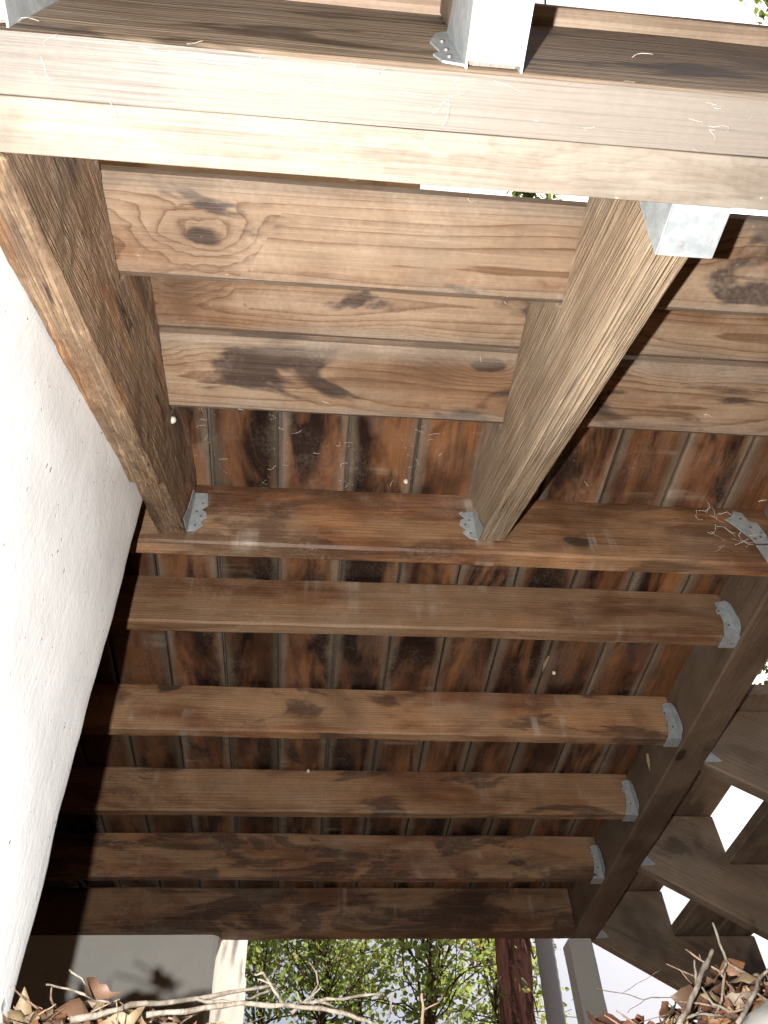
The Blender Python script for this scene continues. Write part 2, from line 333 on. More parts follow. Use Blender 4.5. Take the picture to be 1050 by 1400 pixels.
# ------------------------------------------------------------------ ground: a hillside rising away from the camera
def gz(x, y):
    z = -.10 + .295 * y if y < 7 else -.10 + .295 * 7 + 1.2 * (1 - math.exp(-(y - 7) * .295 / 1.2)) * .6
    if y < -6: z = -.10 - 1.77 + (y + 6) * .1
    m = .068 + .035 * math.exp(-((x + .22) / .16) ** 2) + .058 * math.exp(-((x - .55) / .14) ** 2) - .035 * math.exp(-((x - .1) / .14) ** 2)
    z += m * math.exp(-((y - .92) / .26) ** 2) * (1 if -1.6 < x < 2 else 0.6)
    z += .030 * noise.noise(Vector((x * 2.1, y * 2.1, 3))) * min(1, max(0, y - .3)) + .010 * noise.noise(Vector((x * 9, y * 9, 8)))
    return z
def axis(lo, hi, a, b, d, D):
    v = [lo]; x = lo
    while x < hi:
        x += d if a <= x < b else min(D, max(d, .22 * (a - x if x < a else x - b) + d))
        v.append(x)
    return v
gx = axis(-120, 120, -1.2, 2.2, .04, 14); gy = axis(-90, 160, -.3, 3.4, .04, 14)
V = [(x, y, gz(x, y)) for y in gy for x in gx]; nx = len(gx)
F = [(j * nx + i, j * nx + i + 1, (j + 1) * nx + i + 1, (j + 1) * nx + i) for j in range(len(gy) - 1) for i in range(nx - 1)]
tag(mesh('ground', V, F, M_SOIL, smooth=True), kind='structure')

# ------------------------------------------------------------------ metal hangers
def plate(poly, d): return extrude([Vector(p) for p in poly], d)
def nail_head(p, nrm, r=.0035, parent=None, name='nail'):
    nrm = Vector(nrm).normalized(); p = Vector(p)
    v, f = tube([p - nrm * .001, p + nrm * .0016], [r, r * .8], 8)
    return mesh(name, v, f, M_NAIL, Matrix.Translation(p), parent)
def joist_hanger(root, x, y0, y1, zb, h, side=-1):
    """U-shaped hanger on the face x of a beam; joist between y0 and y1 arrives from side*x"""
    s = side; tk = .0016; parts = []
    for yy in (y0 - tk, y1):
        prof = [(0, 0), (.038, 0), (.032, .018), (.023, .048), (.022, .070), (.028, .073), (.029, .080), (.026, .086), (.022, .088), (.022, h * .96), (.008, h), (0, h)]
        parts.append(plate([(x + s * (.002 + a), yy, zb + b) for a, b in prof], (0, tk, 0)))
    parts.append(box(min(x + s * .002, x + s * .042), max(x + s * .002, x + s * .042), y0 - tk, y1 + tk, zb - tk * 1.6, zb - .0004))
    v, f = merge(parts); hg = mesh('joist_hanger', v, f, M_METAL, Matrix.Translation((x, y0, zb)), root)
    for yy, d in ((y0 - tk, -1), (y1, 1)):
        fl = [(0, .004), (.020, .014), (.026, .030), (.024, h * .55), (.022, h * .75), (.012, h * .92), (.004, h * .99), (0, h)]
        v, f = plate([(x + s * .0018, yy + d * a + (tk if d > 0 else 0), zb + b) for a, b in fl], (s * .0016, 0, 0))
        mesh('flange', v, f, M_METAL, Matrix.Translation((x, yy, zb)), hg)
    for b in (.078, .034): nail_head((x + s * .026 if b > .05 else x + s * .016, y0 - tk, zb + b), (0, -1, 0), parent=hg)

# ------------------------------------------------------------------ the deck
deck = empty('wooden_deck', (0, 2, 1.34), 'raised wooden deck seen from below, with brown joists and dark stained deck boards', 'deck')
ZD = 1.342
bw, pitch, x0 = .1375, .1425, -.226
for k in range(-9, 9):
    xc = x0 + pitch * (k + .5); yn = .83 + random.uniform(-.006, .006)
    dz = random.uniform(-.0012, .0012)
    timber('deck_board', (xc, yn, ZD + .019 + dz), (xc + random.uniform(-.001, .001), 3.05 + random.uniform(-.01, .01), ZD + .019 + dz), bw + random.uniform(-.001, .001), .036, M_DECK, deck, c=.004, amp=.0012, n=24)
fill = []
for k in range(-9, 9):
    xg = x0 + pitch * k
    pts = [(xg, .84 + i * .04, ZD + .020 + .007 * noise.noise(Vector((i * 1.3, k * 9, 2)))) for i in range(55)]
    v, f = [], []
    for p in pts:
        v += [(p[0] - .006, p[1], p[2]), (p[0] + .006, p[1], p[2] + .002 * noise.noise(Vector((p[1] * 40, k, 0)))), (p[0] + .006, p[1], p[2] + .02), (p[0] - .006, p[1], p[2] + .02)]
    # the strip sits between two boards; kept narrower than the gap
    v = [(xg + (a - xg) * .62, b, c) for a, b, c in v]
    for i in range(len(pts) - 1):
        for j in range(4): f.append((i * 4 + j, i * 4 + (j + 1) % 4, i * 4 + 4 + (j + 1) % 4, i * 4 + 4 + j))
    fill.append((v, f))
v, f = merge(fill); tag(mesh('gap_debris', v, f, M_DEBRIS, None, deck), kind='stuff')
ZT = 1.3375
joists = [('joist', 1.062, .040, .184, M_LEDGER), ('joist', 1.337, .036, .143, M_JOIST), ('joist', 1.750, .036, .140, M_JOIST),
          ('joist', 2.148, .036, .138, M_JOIST), ('joist', 2.540, .036, .146, M_JOIST), ('joist', 2.930, .075, .154, M_JOIST)]
for i, (nm, y, w_, h_, m) in enumerate(joists):
    sag = random.uniform(-.002, .002)
    timber(nm, (-1.55, y + w_ / 2, ZT - h_ / 2), (.997, y + w_ / 2 + sag, ZT - h_ / 2), w_, h_, m, deck, c=.005, amp=.0026, n=46, bow=.005)
    if 1 <= i <= 4: joist_hanger(deck, 1.000, y, y + w_, ZT - h_, .112)
timber('side_beam', (1.0495, .86, 1.264), (1.0495, 3.03, 1.264), .096, .149, M_BEAM, deck, c=.005, amp=.002, n=30)
# old hanger flange where the front joist meets the side beam
poly = [(.915, 1.059, 1.288), (.935, 1.059, 1.300), (.945, 1.059, 1.318), (.962, 1.059, 1.312), (.968, 1.059, 1.285), (.985, 1.059, 1.280), (.990, 1.059, 1.240), (.985, 1.059, 1.215), (.955, 1.059, 1.212), (.948, 1.059, 1.232), (.936, 1.059, 1.252), (.926, 1.059, 1.272)]
v, f = plate([(a - .022, b, c) for a, b, c in poly], (0, .0016, 0)); fc = mesh('old_hanger', v, f, M_METAL, Matrix.Translation((.95, 1.06, 1.25)), deck)
v, f = plate([(.930, 1.0585, 1.205), (.975, 1.0585, 1.208), (.977, 1.0585, 1.160), (.934, 1.0585, 1.150)], (0, .0016, 0)); mesh('flange', v, f, M_METAL, Matrix.Translation((.97, 1.06, 1.18)), fc)
for q in ((.928, 1.058, 1.29), (.940, 1.058, 1.262), (.95, 1.058, 1.232), (.936, 1.058, 1.226), (.958, 1.058, 1.245)): nail_head(q, (0, -1, 0), .003, fc)
# raw splinters hanging from boards and beam
def splinter(p, d, L, w):
    p = Vector(p); d = Vector(d).normalized(); u = d.cross(Vector((0, .3, 1))).normalized()
    v, f = plate([p - u * w * .5, p + d * L * .45 - u * w * .8, p + d * L + Vector((0, 0, -.006)), p + d * L * .5 + u * w * .7, p + u * w * .5], (0, .0006, -.0016)); mesh('splinter', v, f, M_SPLINT, Matrix.Translation(p), deck)
splinter((.628, 1.600, 1.341), (-.1, 1, 0), .06, .006); splinter((.997, 1.965, 1.29), (0, .5, -1), .045, .006)
timber('edge_board', (-1.575, .86, 1.262), (-1.575, 3.03, 1.262), .044, .15, M_BEAM, deck)

# ------------------------------------------------------------------ the stairs climbing from the near landing to the deck
st = empty('wooden_stairs', (0, .5, .76), 'wooden stairs seen from below, bright pale rim beam nearest the camera', 'stairs')
timber('rim_beam', (1.9, .2110, .8965), (-1.2, .2110, .8965), .0465, .283, M_RIM, st, c=.0006, amp=.0004, n=44)
def rounded_rim():
    yf, yb, z0, z1, r = -.0255, .0245, -.1418, .1418, .011
    poly = [(yb, z0), (yb, z1), (yf + .003, z1), (yf, z1 - .003)] + [(yf + r - r * math.cos(q * math.pi / 8), z0 + r - r * math.sin(q * math.pi / 8)) for q in range(5)]
    V, F = prism_verts(poly[::-1], 60, 3.1, amp=.0016, seed=4.2)
    return mesh('rim_beam', V, F, M_RIM_D, frame((-1.2, .1620, .8968), (1, 0, 0), (0, 0, 1)), st, local=True)
rounded_rim()
TX0, TX1 = -.62, 1.75
for (a, b, z) in ((.120, .300, 1.041), (.338, .475, 1.041), (.497, .640, 1.211), (.649, .795, 1.211)):
    timber('tread_board', (TX0 + random.uniform(-.01, .01), (a + b) / 2, z + .019), (TX1, (a + b) / 2, z + .019), b - a, .038, M_TREAD, st, c=.009, amp=.0012, n=30)
def stringer(xl, xr, xl2, xr2, mat, zoff=0, notch=False):
    # YZ outline; x interpolated along y so that the stringer can lie slightly askew
    ya, yb = .2375, 1.0605
    def zb(y): return .772 + zoff + .504 * (y - .2375)
    prof = [(ya, zb(ya)), (.40, zb(.40)), (.62, zb(.62))]
    if notch: prof += [(.84, zb(.84) - .006), (.862, zb(.862) + .012)]
    prof += [(yb, zb(yb)), (yb, 1.3385), (.800, 1.3385), (.800, 1.2085), (.4785, 1.2085), (.4785, 1.0385), (ya, 1.0385)]
    V = []; n = len(prof)
    for s in (0, 1):
        for y, z in prof:
            t_ = (y - ya) / (yb - ya); x = (xl + (xl2 - xl) * t_) if s == 0 else (xr + (xr2 - xr) * t_)
            V.append((x, y, z))
    F = [tuple(range(n)), tuple(range(2 * n - 1, n - 1, -1))] + [(i, i + n, (i + 1) % n + n, (i + 1) % n) for i in range(n)]
    o = mesh('stringer', V, F, mat, frame((xl, .65, .98), (0, .893, .45), (0, -.45, .893)), st)
    bv = o.modifiers.new('bevel', 'BEVEL'); bv.width = .004; bv.segments = 2; bv.limit_method = 'ANGLE'
    return o
stringer(.333, .384, .331, .383, M_STR_C)
ls = stringer(-.341, -.290, -.308, -.257, M_STR_L, -.018, True)
tri = ls.modifiers.new('tri', 'TRIANGULATE'); sb = ls.modifiers.new('dense', 'SUBSURF'); sb.subdivision_type = 'SIMPLE'; sb.levels = sb.render_levels = 5
tx = bpy.data.textures.new('rough_wood', 'CLOUDS'); tx.noise_scale = .035; tx.noise_depth = 3
dp = ls.modifiers.new('rough', 'DISPLACE'); dp.texture = tx; dp.strength = .0045; dp.mid_level = .5
stringer(1.40, 1.45, 1.40, 1.45, M_STR_C)
# sloped seat hangers where stringers hang from the rim beam
def stringer_hanger(x0_, x1_, zb):
    y = .2362
    v, f = plate([(x0_ - .0018, y, zb), (x1_ + .0018, y, zb), (x1_ + .0018, y + .053, zb + .004), (x0_ - .0018, y + .053, zb + .004)], (0, 0, -.002))
    hg = mesh('stringer_hanger', v, f, M_METAL, Matrix.Translation((x0_, y, zb)), st)
    for x, s in ((x0_ - .002, -1), (x1_ + .002, 1)):
        v, f = plate([(x, y, zb - .001), (x, y + .053, zb + .003), (x, y + .040, zb + .05), (x, y, zb + .16)], (s * .0016, 0, 0))
        mesh('side_plate', v, f, M_METAL, Matrix.Translation((x, y, zb)), hg)
stringer_hanger(.333, .386, .766)
def toe_hanger(x, s, zb, zt):
    y = 1.0600
    v, f = plate([(x, y - .002, zb - .003), (x, y - .050, zb - .018), (x, y - .034, zb + .03), (x, y - .026, zt - .02), (x, y - .002, zt)], (s * .0018, 0, 0))
    hg = mesh('stringer_hanger', v, f, M_METAL, Matrix.Translation((x, y, zb)), st)
    pr = [(0, zb), (.018, zb + .004), (.030, zb + .020), (.022, zb + .030), (.034, zb + .044), (.030, zb + .06), (.020, zb + .066), (.032, zb + .082), (.026, zt), (0, zt)]
    v, f = plate([(x + s * a, y, b) for a, b in pr], (0, -.0018, 0)); mesh('flange', v, f, M_METAL, Matrix.Translation((x, y, zb)), hg)
    for a, b in ((.014, .018), (.022, .045), (.012, .06), (.02, .085)): nail_head((x + s * a, y - .002, zb + b), (0, -1, 0), .0025, hg)
toe_hanger(.3295, -1, 1.188, 1.275); toe_hanger(-.2555, 1, 1.180, 1.300)
# two landing joists that hang on the near face of the rim beam, above the camera
def landing_joist(xa, xb, zb):
    timber('landing_joist', ((xa + xb) / 2, .134, zb + .142), ((xa + xb) / 2, -1.1, zb + .142), xb - xa - .003, .282, M_RIM_D, st)
    v, f = plate([(xa, .130, zb), (xb, .131, zb), (xb, .062, zb), (xa, .062, zb)], (0, 0, -.002)); hg = mesh('joist_hanger', v, f, M_METAL, Matrix.Translation((xa, .10, zb)), st)
    for x, s in ((xa, -1), (xb, 1)):
        v, f = plate([(x, .1365, zb - .001), (x, .130, zb), (x, .062, zb), (x, .070, zb + .05), (x, .092, zb + .13), (x, .1365, zb + .16)], (s * .002, 0, 0)); mesh('side_plate', v, f, M_METAL, Matrix.Translation((x, .10, zb)), hg)
        if s > 0: continue
        v, f = plate([(x + s * .002, .1362, zb + .006), (x + s * .020, .1362, zb + .014), (x + s * .026, .1362, zb + .04), (x + s * .018, .1362, zb + .055), (x + s * .024, .1362, zb + .10), (x + s * .014, .1362, zb + .15), (x + s * .002, .1362, zb + .16)], (0, -.0018, 0)); mesh('flange', v, f, M_METAL, Matrix.Translation((x, .13, zb)), hg)
        for b in (.03, .06, .10): nail_head((x + s * .013, .134, zb + b), (0, -1, 0), .003, hg)
landing_joist(.1115, .1575, .757); landing_joist(-.315, -.268, .757)

# ------------------------------------------------------------------ second flight, descending to the right of the side beam
sr = empty('wooden_stairs', (1.6, 2.5, 1.0), 'open-riser wooden stairs descending to the right behind the side beam, sky showing between treads', 'stairs')
def stringer_r(y):
    def zb(x): return 1.205 - .60 * (x - 1.10)
    prof = [(1.100, zb(1.10)), (1.100, 1.3815), (1.4185, 1.3815), (1.4185, 1.2125), (1.733, 1.2125), (1.733, 1.0425), (2.048, 1.0425), (2.048, .8725), (2.36, .8725), (2.36, zb(2.36))]
    n = len(prof); V = [(x, y, z) for x, z in prof] + [(x, y + .042, z) for x, z in prof]
    F = [tuple(range(n)), tuple(range(2 * n - 1, n - 1, -1))] + [(i, i + n, (i + 1) % n + n, (i + 1) % n) for i in range(n)]
    o = mesh('stringer', V, F, M_STAIR_R, frame((1.1, y, 1.25), (.857, 0, -.514), (.514, 0, .857)), sr)
    bv = o.modifiers.new('bevel', 'BEVEL'); bv.width = .004; bv.segments = 1; bv.limit_method = 'ANGLE'
    v, f = plate([(1.100, y - .0018, 1.202), (1.100, y - .0018, 1.262), (1.112, y - .0018, 1.262), (1.160, y - .0018, 1.208), (1.150, y - .0018, 1.205)], (0, .0016, 0)); mesh('stringer_hanger', v, f, M_METAL, Matrix.Translation((1.1, y, 1.2)), sr)
for y in (1.872, 2.478, 3.050): stringer_r(y)
for xa, z in ((1.104, 1.384), (1.413, 1.215), (1.730, 1.045), (2.045, .875)):
    for a, b in ((xa, xa + .154), (xa + .160, xa + .316)):
        timber('tread_board', ((a + b) / 2, 1.80 + random.uniform(-.004, .004), z + .019), ((a + b) / 2, 3.20, z + .019), b - a, .037, M_STAIR_R, sr, c=.004, n=16)

# ------------------------------------------------------------------ white stucco wall under the left stringer
def lumpy_wall(name, corners, z0, ztop, mat, thick, label, cat, nu=34, nv=60, amp=.005, lean=.026):
    """vertical slab; corners = two plan points (face runs a->b), thickness to the left of a->b"""
    a, b = Vector(corners[0]), Vector(corners[1]); d = (b - a).normalized(); nrm = Vector((d.y, -d.x, 0)); L = (b - a).length
    # closed outline in plan: face, rounded end, back
    ring = [(L * i / nu, 0.0) for i in range(nu)]
    rr = .018
    for i in range(7):
        th = math.pi / 2 * i / 6; ring.append((L - rr + rr * math.sin(th), -rr + rr * math.cos(th)))
    ring += [(L, -thick), (0, -thick)]
    V, F = [], []; k = len(ring)
    for j in range(nv + 1):
        for (u, w) in ring:
            zt = ztop(u / L); z = z0 + (zt - z0) * j / nv
            p = a + d * u + nrm * w; p.z = z
            q = amp * noise.noise(Vector((u * 5, w * 5, z * 4))) + amp * .4 * noise.noise(Vector((u * 17, w * 17 + 4, z * 13)))
            e = amp * (.9 * noise.noise(Vector((z * 6, 3, 1))) + .45 * noise.noise(Vector((z * 23, 9, 1)))) if u > L - .03 else 0
            p = p + nrm * (q + (1.1 - z) * lean) + d * e; V.append(tuple(p))
    for j in range(nv):
        for i in range(k):
            A = j * k + i; B = j * k + (i + 1) % k; F.append((A, B, B + k, A + k))
    F.append(tuple(range(k - 1, -1, -1))); F.append(tuple(nv * k + i for i in range(k)))
    o = mesh(name, V, F, mat, Matrix.Translation((a.x, a.y, z0)), smooth=True)
    return tag(o, label, cat)
lumpy_wall('stucco_wall', ((-.400, -.55, 0), (-.309, .940, 0)), -.6, lambda u: 1.025 if u < .68 else 1.025 + (u - .68) / .32 * .13, M_STUCCO, .26,
           'white rough stucco wall with pits, ending in a straight edge below the left stringer', 'wall')

# ------------------------------------------------------------------ far pier, post
def pier():
    foot = [(-1.10, 2.955), (-.30, 2.955), (-.284, 2.965), (-.278, 2.985), (-.196, 3.36), (-1.10, 3.36)]
    V, F = [], []; k = len(foot); nv = 16
    for j in range(nv + 1):
        z = .55 + (1.1825 - .55) * j / nv
        for i, (x, y) in enumerate(foot):
            V.append((x + .004 * noise.noise(Vector((z * 8, i, 0))), y + .004 * noise.noise(Vector((z * 8, i, 5))), z))
    for j in range(nv):
        for i in range(k):
            A = j * k + i; B = j * k + (i + 1) % k; F.append((A, B, B + k, A + k))
    F.append(tuple(range(k - 1, -1, -1))); F.append(tuple(nv * k + i for i in range(k)))
    b_ = box(-1.095, -.2795, 3.012, 3.355, 1.18, 1.333); b_ = ([(x + (.075 if (x > -1 and y > 3.1) else (0.009 if x > -1 else 0)), y, z) for x, y, z in b_[0]], b_[1]); V, F = merge([(V, F), b_])
    return tag(mesh('concrete_pier', V, F, M_PIER, Matrix.Translation((-.7, 3.1, .55))), 'grey rendered concrete pier under the far beam, its right side brightly daylit', 'pier')
pier()
tag(timber('support_post', (1.031, 3.052, .5), (1.031, 3.052, 1.187), .088, .088, M_POST, None, up=(0, 1, 0), c=.004, amp=.002), 'short grey painted square post under the corner of the side beam', 'post')

# ------------------------------------------------------------------ house overhang and cable above
hs = empty('house', (-3, -1, 4), 'cream painted overhanging upper storey seen past the top of the rim beam', 'house')
v, f = box(-7, .46, -4, 1.6, 4.2, 7.5); mesh('wall', v, f, M_CREAM, Matrix.Translation((-3, -1, 4.2)), hs)
v, f = box(.22, .28, -4, 1.605, 4.15, 4.198); mesh('trim_board', v, f, M_CREAM2, Matrix.Translation((.2, -1, 4.2)), hs)
v, f = box(-7, -1.75, -4, 3.4, -3, 4.195); mesh('light_block_wall', v, f, M_LIGHT_BLOCK, Matrix.Translation((-4, -1, 0)), hs)  # unseen wall added to close off the left side and keep it dark
v, f = box(-1.745, 2.2, -4, -1.5, -3.5, 4.19); mesh('light_block_wall', v, f, M_LIGHT_BLOCK, Matrix.Translation((0, -2, 0)), hs)  # unseen wall added behind the camera to block sky light under the deck
a, b = Vector((.205, .058, 1)) * 6, Vector((.245, .24, 1)) * 6
a2, b2 = a + (a - b) * 1.2, b + (b - a) * 4
v, f = tube([a2.lerp(b2, i / 14) - Vector((0, 0, .25 * math.sin(math.pi * i / 14))) for i in range(15)], [.006] * 15, 8)
tag(mesh('cable', v, f, M_CABLE), 'thin dark blue cable crossing the white sky above the rim beam', 'cable')

# ------------------------------------------------------------------ plants
def leaf_quads(pts, size, rng, tilt=1.0):
    V, F = [], []
    for p in pts:
        s = size * rng.uniform(.45, 1.45); n = Vector((rng.gauss(0, 1), rng.gauss(0, 1), rng.gauss(.3, .8))).normalized()
        u = n.cross(Vector((rng.gauss(0, 1), rng.gauss(0, 1), rng.gauss(0, 1)))).normalized(); w = n.cross(u); o = len(V)
        V += [tuple(p - u * s * .5), tuple(p - u * s * .12 + w * s * .30 + n * s * .08), tuple(p + u * s * .28 + w * s * .24 + n * s * .08), tuple(p + u * s * .55), tuple(p + u * s * .28 - w * s * .24 + n * s * .08), tuple(p - u * s * .12 - w * s * .30 + n * s * .08)]
        F += [(o, o + 3, o + 2, o + 1), (o, o + 5, o + 4, o + 3)]
    return V, F
def shrub(x, y, h, spread, nleaf, seed, label, name='shrub', leafsize=.040):
    rng = random.Random(seed); z0 = gz(x, y) - .03
    root = empty(name, (x, y, z0), label, 'shrub', 'shrubs on the slope behind the deck')
    tips = []
    for k in range(rng.randint(5, 7)):
        ang = rng.uniform(0, 6.28); lean = rng.uniform(.15, .6) * spread; L = h * rng.uniform(.7, 1.05); pts = []
        for i in range(9):
            t_ = i / 8
            pts.append(Vector((x + math.cos(ang) * lean * t_ ** 1.3 + .05 * rng.gauss(0, 1) * t_, y + math.sin(ang) * lean * t_ ** 1.3 + .05 * rng.gauss(0, 1) * t_, z0 + L * t_)))
        r0 = rng.uniform(.006, .014)
        parts = [tube(pts, [r0 * (1 - .8 * i / 8) for i in range(9)], 6)]
        for b in range(9):
            i = rng.randint(1, 7); q = pts[i]; bp = [q]; dd = Vector((rng.gauss(0, 1), rng.gauss(0, 1), rng.uniform(.1, 1))).normalized()
            for s in range(5):
                dd = (dd + Vector((rng.gauss(0, .25), rng.gauss(0, .25), rng.gauss(.05, .25)))).normalized(); bp.append(bp[-1] + dd * rng.uniform(.05, .11) * (.5 + spread))
            parts.append(tube(bp, [r0 * .42 * (1 - .75 * s / 5) + .0012 for s in range(6)], 5)); tips += bp[1:]
        v, f = merge(parts); mesh('stem', v, f, M_STEM, Matrix.Translation((x, y, z0)), root, smooth=True)
        tips += pts[2:]
    P = []
    for i in range(int(nleaf * 1.35)):
        c = rng.choice(tips); P.append(c + Vector((rng.gauss(0, 1), rng.gauss(0, 1), rng.gauss(0, 1))) * .075)
    v, f = leaf_quads(P, leafsize, rng); tag(mesh('foliage', v, f, M_GREEN, Matrix.Translation((x, y, z0)), root), kind='stuff')
SH = [(-.55, 5.0, 1.5, .9, 2300, 'leafy green shrub just right of the far pier'), (.15, 5.5, 1.7, .9, 2500, 'leafy shrub with a bent bare stem behind the far beam, second from the pier'),
      (.75, 5.1, 1.6, .8, 2300, 'leafy green shrub behind the far beam, third from the pier'), (1.35, 5.9, 1.8, .9, 2500, 'green shrub standing behind the red-barked trunk'),
      (.45, 6.6, 2.1, 1.1, 2400, 'taller shrub in the back row behind the far beam'), (-.25, 6.4, 2.0, 1.0, 2300, 'taller shrub in the back row beside the pier'), (1.75, 7.2, 2.2, 1.0, 2200, 'far shrub showing between grey pipe and post')]
for i, (x, y, h, s, n, lb) in enumerate(SH): shrub(x, y, h, s, n, 40 + i, lb)
# red barked trunk
def shaggy_trunk():
    root = empty('tree', (1.05, 4.05, .9), 'leaning tree trunk with dark red shaggy bark behind the deck', 'tree')
    rows, sd = 40, 40; V, F = [], []
    for i in range(rows + 1):
        t_ = i / rows; z = .75 + t_ * 4.5; cx = 1.035 + (z - 1.21) * .075; cy = 4.1 + .05 * math.sin(z)
        r = .082 - .010 * t_
        for j in range(sd):
            a = 6.2832 * j / sd; q = r + .011 * noise.noise(Vector((math.cos(a) * 5, math.sin(a) * 5, z * 1.6))) + .007 * noise.noise(Vector((math.cos(a) * 16, math.sin(a) * 16, z * 4)))
            V.append((cx + q * math.cos(a), cy + q * math.sin(a), z))
    for i in range(rows):
        for j in range(sd):
            A = i * sd + j; B = i * sd + (j + 1) % sd; F.append((A, B, B + sd, A + sd))
    mesh('trunk', V, F, M_BARK, Matrix.Translation((1.05, 4.05, .75)), root)
    rng = random.Random(5); parts = []
    for k in range(70):   # loose strips of bark
        a = rng.uniform(3.3, 6.1); z = rng.uniform(1.15, 2.2); r = .084; L = rng.uniform(.04, .14); cx = 1.035 + (z - 1.21) * .075; w = rng.uniform(.004, .010)
        p = Vector((cx + r * math.cos(a), 4.1 + .05 * math.sin(z) + r * math.sin(a), z)); tn = Vector((-math.sin(a), math.cos(a), 0)); nr = Vector((math.cos(a), math.sin(a), 0))
        parts.append(plate([p - tn * w, p + tn * w, p + tn * w * .6 + nr * rng.uniform(.003, .016) + Vector((rng.uniform(-.01, .01), 0, -L)), p - tn * w * .5 + nr * .010 + Vector((0, 0, -L * .8))], nr * .003))
    v, f = merge(parts); tag(mesh('bark_strip', v, f, M_BARK, Matrix.Translation((1.05, 4.05, 1.2)), root), kind='stuff')
    P = []
    for k in range(1500):
        P.append(Vector((1.4 + rng.gauss(0, .7), 4.3 + rng.gauss(0, .7), 5.3 + rng.gauss(0, .5))))
    v, f = leaf_quads(P, .06, rng); tag(mesh('crown', v, f, M_TREELEAF, Matrix.Translation((1.4, 4.3, 5)), root), kind='stuff')
    P = [Vector((1.0 + rng.uniform(-.07, .10), 4.0, 1.3 + rng.random() * .28)) for k in range(9)]
    v, f = leaf_quads(P, .035, rng); tag(mesh('leaf_sprig', v, f, M_GREEN, Matrix.Translation((1.0, 4.0, 1.4)), root), kind='stuff')
shaggy_trunk()
# ribbed grey pipe
rows = 60; pts = []; rad = []
for i in range(rows + 1):
    z = .8 + i * .026; pts.append((1.283 + (z - 1.30) * .03, 4.36, z)); rad.append(.050 if i % 2 else .0475)
v, f = tube(pts, rad, 20); tag(mesh('drain_pipe', v, f, M_PIPE, Matrix.Translation((1.28, 4.36, .8)), smooth=True), 'upright ribbed grey pipe between red-barked trunk and square post', 'pipe')
# overhanging tree on the right
def tree(x, y, h, cr, seed, label, blobs, n):
    rng = random.Random(seed); z0 = gz(x, y) - .1; root = empty('tree', (x, y, z0), label, 'tree')
    pts = [Vector((x + .12 * math.sin(i * .9 + seed), y + .1 * math.cos(i * 1.1), z0 + h * i / 10)) for i in range(11)]
    v, f = tube(pts, [.14 * (1 - .07 * i) for i in range(11)], 10); mesh('trunk', v, f, M_STEM, Matrix.Translation((x, y, z0)), root, smooth=True)
    P = []; parts = []
    for (bx, by, bz, br) in blobs:
        c = Vector((bx, by, bz)); s = pts[max(3, min(9, int((bz - z0) / h * 8)))]
        parts.append(tube([s, s.lerp(c, .35) + Vector((0, 0, .15)), s.lerp(c, .7) + Vector((0, 0, .12)), c], [.05, .035, .022, .008], 6))
        for k in range(14):
            d = Vector((rng.gauss(0, 1), rng.gauss(0, 1), rng.gauss(0, 1))).normalized() * br * rng.uniform(.5, 1); e = c + d
            parts.append(tube([c, c + d * .5 + Vector((0, 0, .04)), e], [.010, .006, .002], 4))
            for q in range(n): P.append(c.lerp(e, rng.uniform(.35, 1.1)) + Vector((rng.gauss(0, 1), rng.gauss(0, 1), rng.gauss(0, 1))) * br * .13)
    v, f = merge(parts); mesh('branch', v, f, M_STEM, Matrix.Translation((x, y, z0)), root, smooth=True)
    v, f = leaf_quads(P, .06, rng); tag(mesh('crown', v, f, M_TREELEAF, Matrix.Translation((x, y, z0)), root), kind='stuff')
tree(4.6, 2.2, 7.0, 2, 3, 'green tree whose leaves show at the top right corner against white sky',
     [(3.35, .62, 6.6, .55), (3.6, 1.3, 6.2, .5), (3.9, .4, 6.9, .6), (4.6, 2.2, 7.2, .8), (4.4, 1.2, 5.8, .6), (2.0, 2.55, 8.0, .30)], 26)
tree(5.2, 6.0, 5.0, 2, 9, 'green tree glimpsed beyond the side beam at the right edge', [(3.55, 4.5, 3.95, .42), (3.9, 4.9, 4.3, .5), (4.6, 5.6, 5.2, .8), (5.2, 6, 6, .8), (4.1, 5.0, 3.6, .4)], 26)

# ------------------------------------------------------------------ litter: leaves, twigs, stone
def leaf_mesh(name, L, Wd, curl, fold, seed, mat):
    rng = random.Random(seed); n = 6; V, F = [], []
    for i in range(n + 1):
        t_ = i / n; w = Wd * max(.04, math.sin(math.pi * t_ ** .8)) * rng.uniform(.8, 1.15); x = (t_ - .5) * L
        zc = curl * L * (4 * (t_ - .5) ** 2 - .5) + rng.uniform(-.05, .05) * L
        for s in (-1, 0, 1): V.append((x + rng.uniform(-.02, .02) * L, s * w * .5 * rng.uniform(.85, 1.1), zc + abs(s) * fold * w + rng.uniform(-.03, .03) * L))
    for i in range(n):
        for j in (0, 1): F.append((i * 3 + j, i * 3 + j + 1, i * 3 + 4 + j, i * 3 + 3 + j))
    me = bpy.data.meshes.new(name); me.from_pydata(V, [], F); me.materials.append(mat)
    me.polygons.foreach_set('use_smooth', [True] * len(me.polygons)); return me
LM = [leaf_mesh('dry_leaf', .030 + .006 * (k % 3), .014 + .004 * (k % 4), (.25, .5, -.3, .1)[k % 4], (.2, .45, .7, -.2)[(k + 1) % 4], k, M_DRY if k < 9 else M_DRY_R) for k in range(14)]
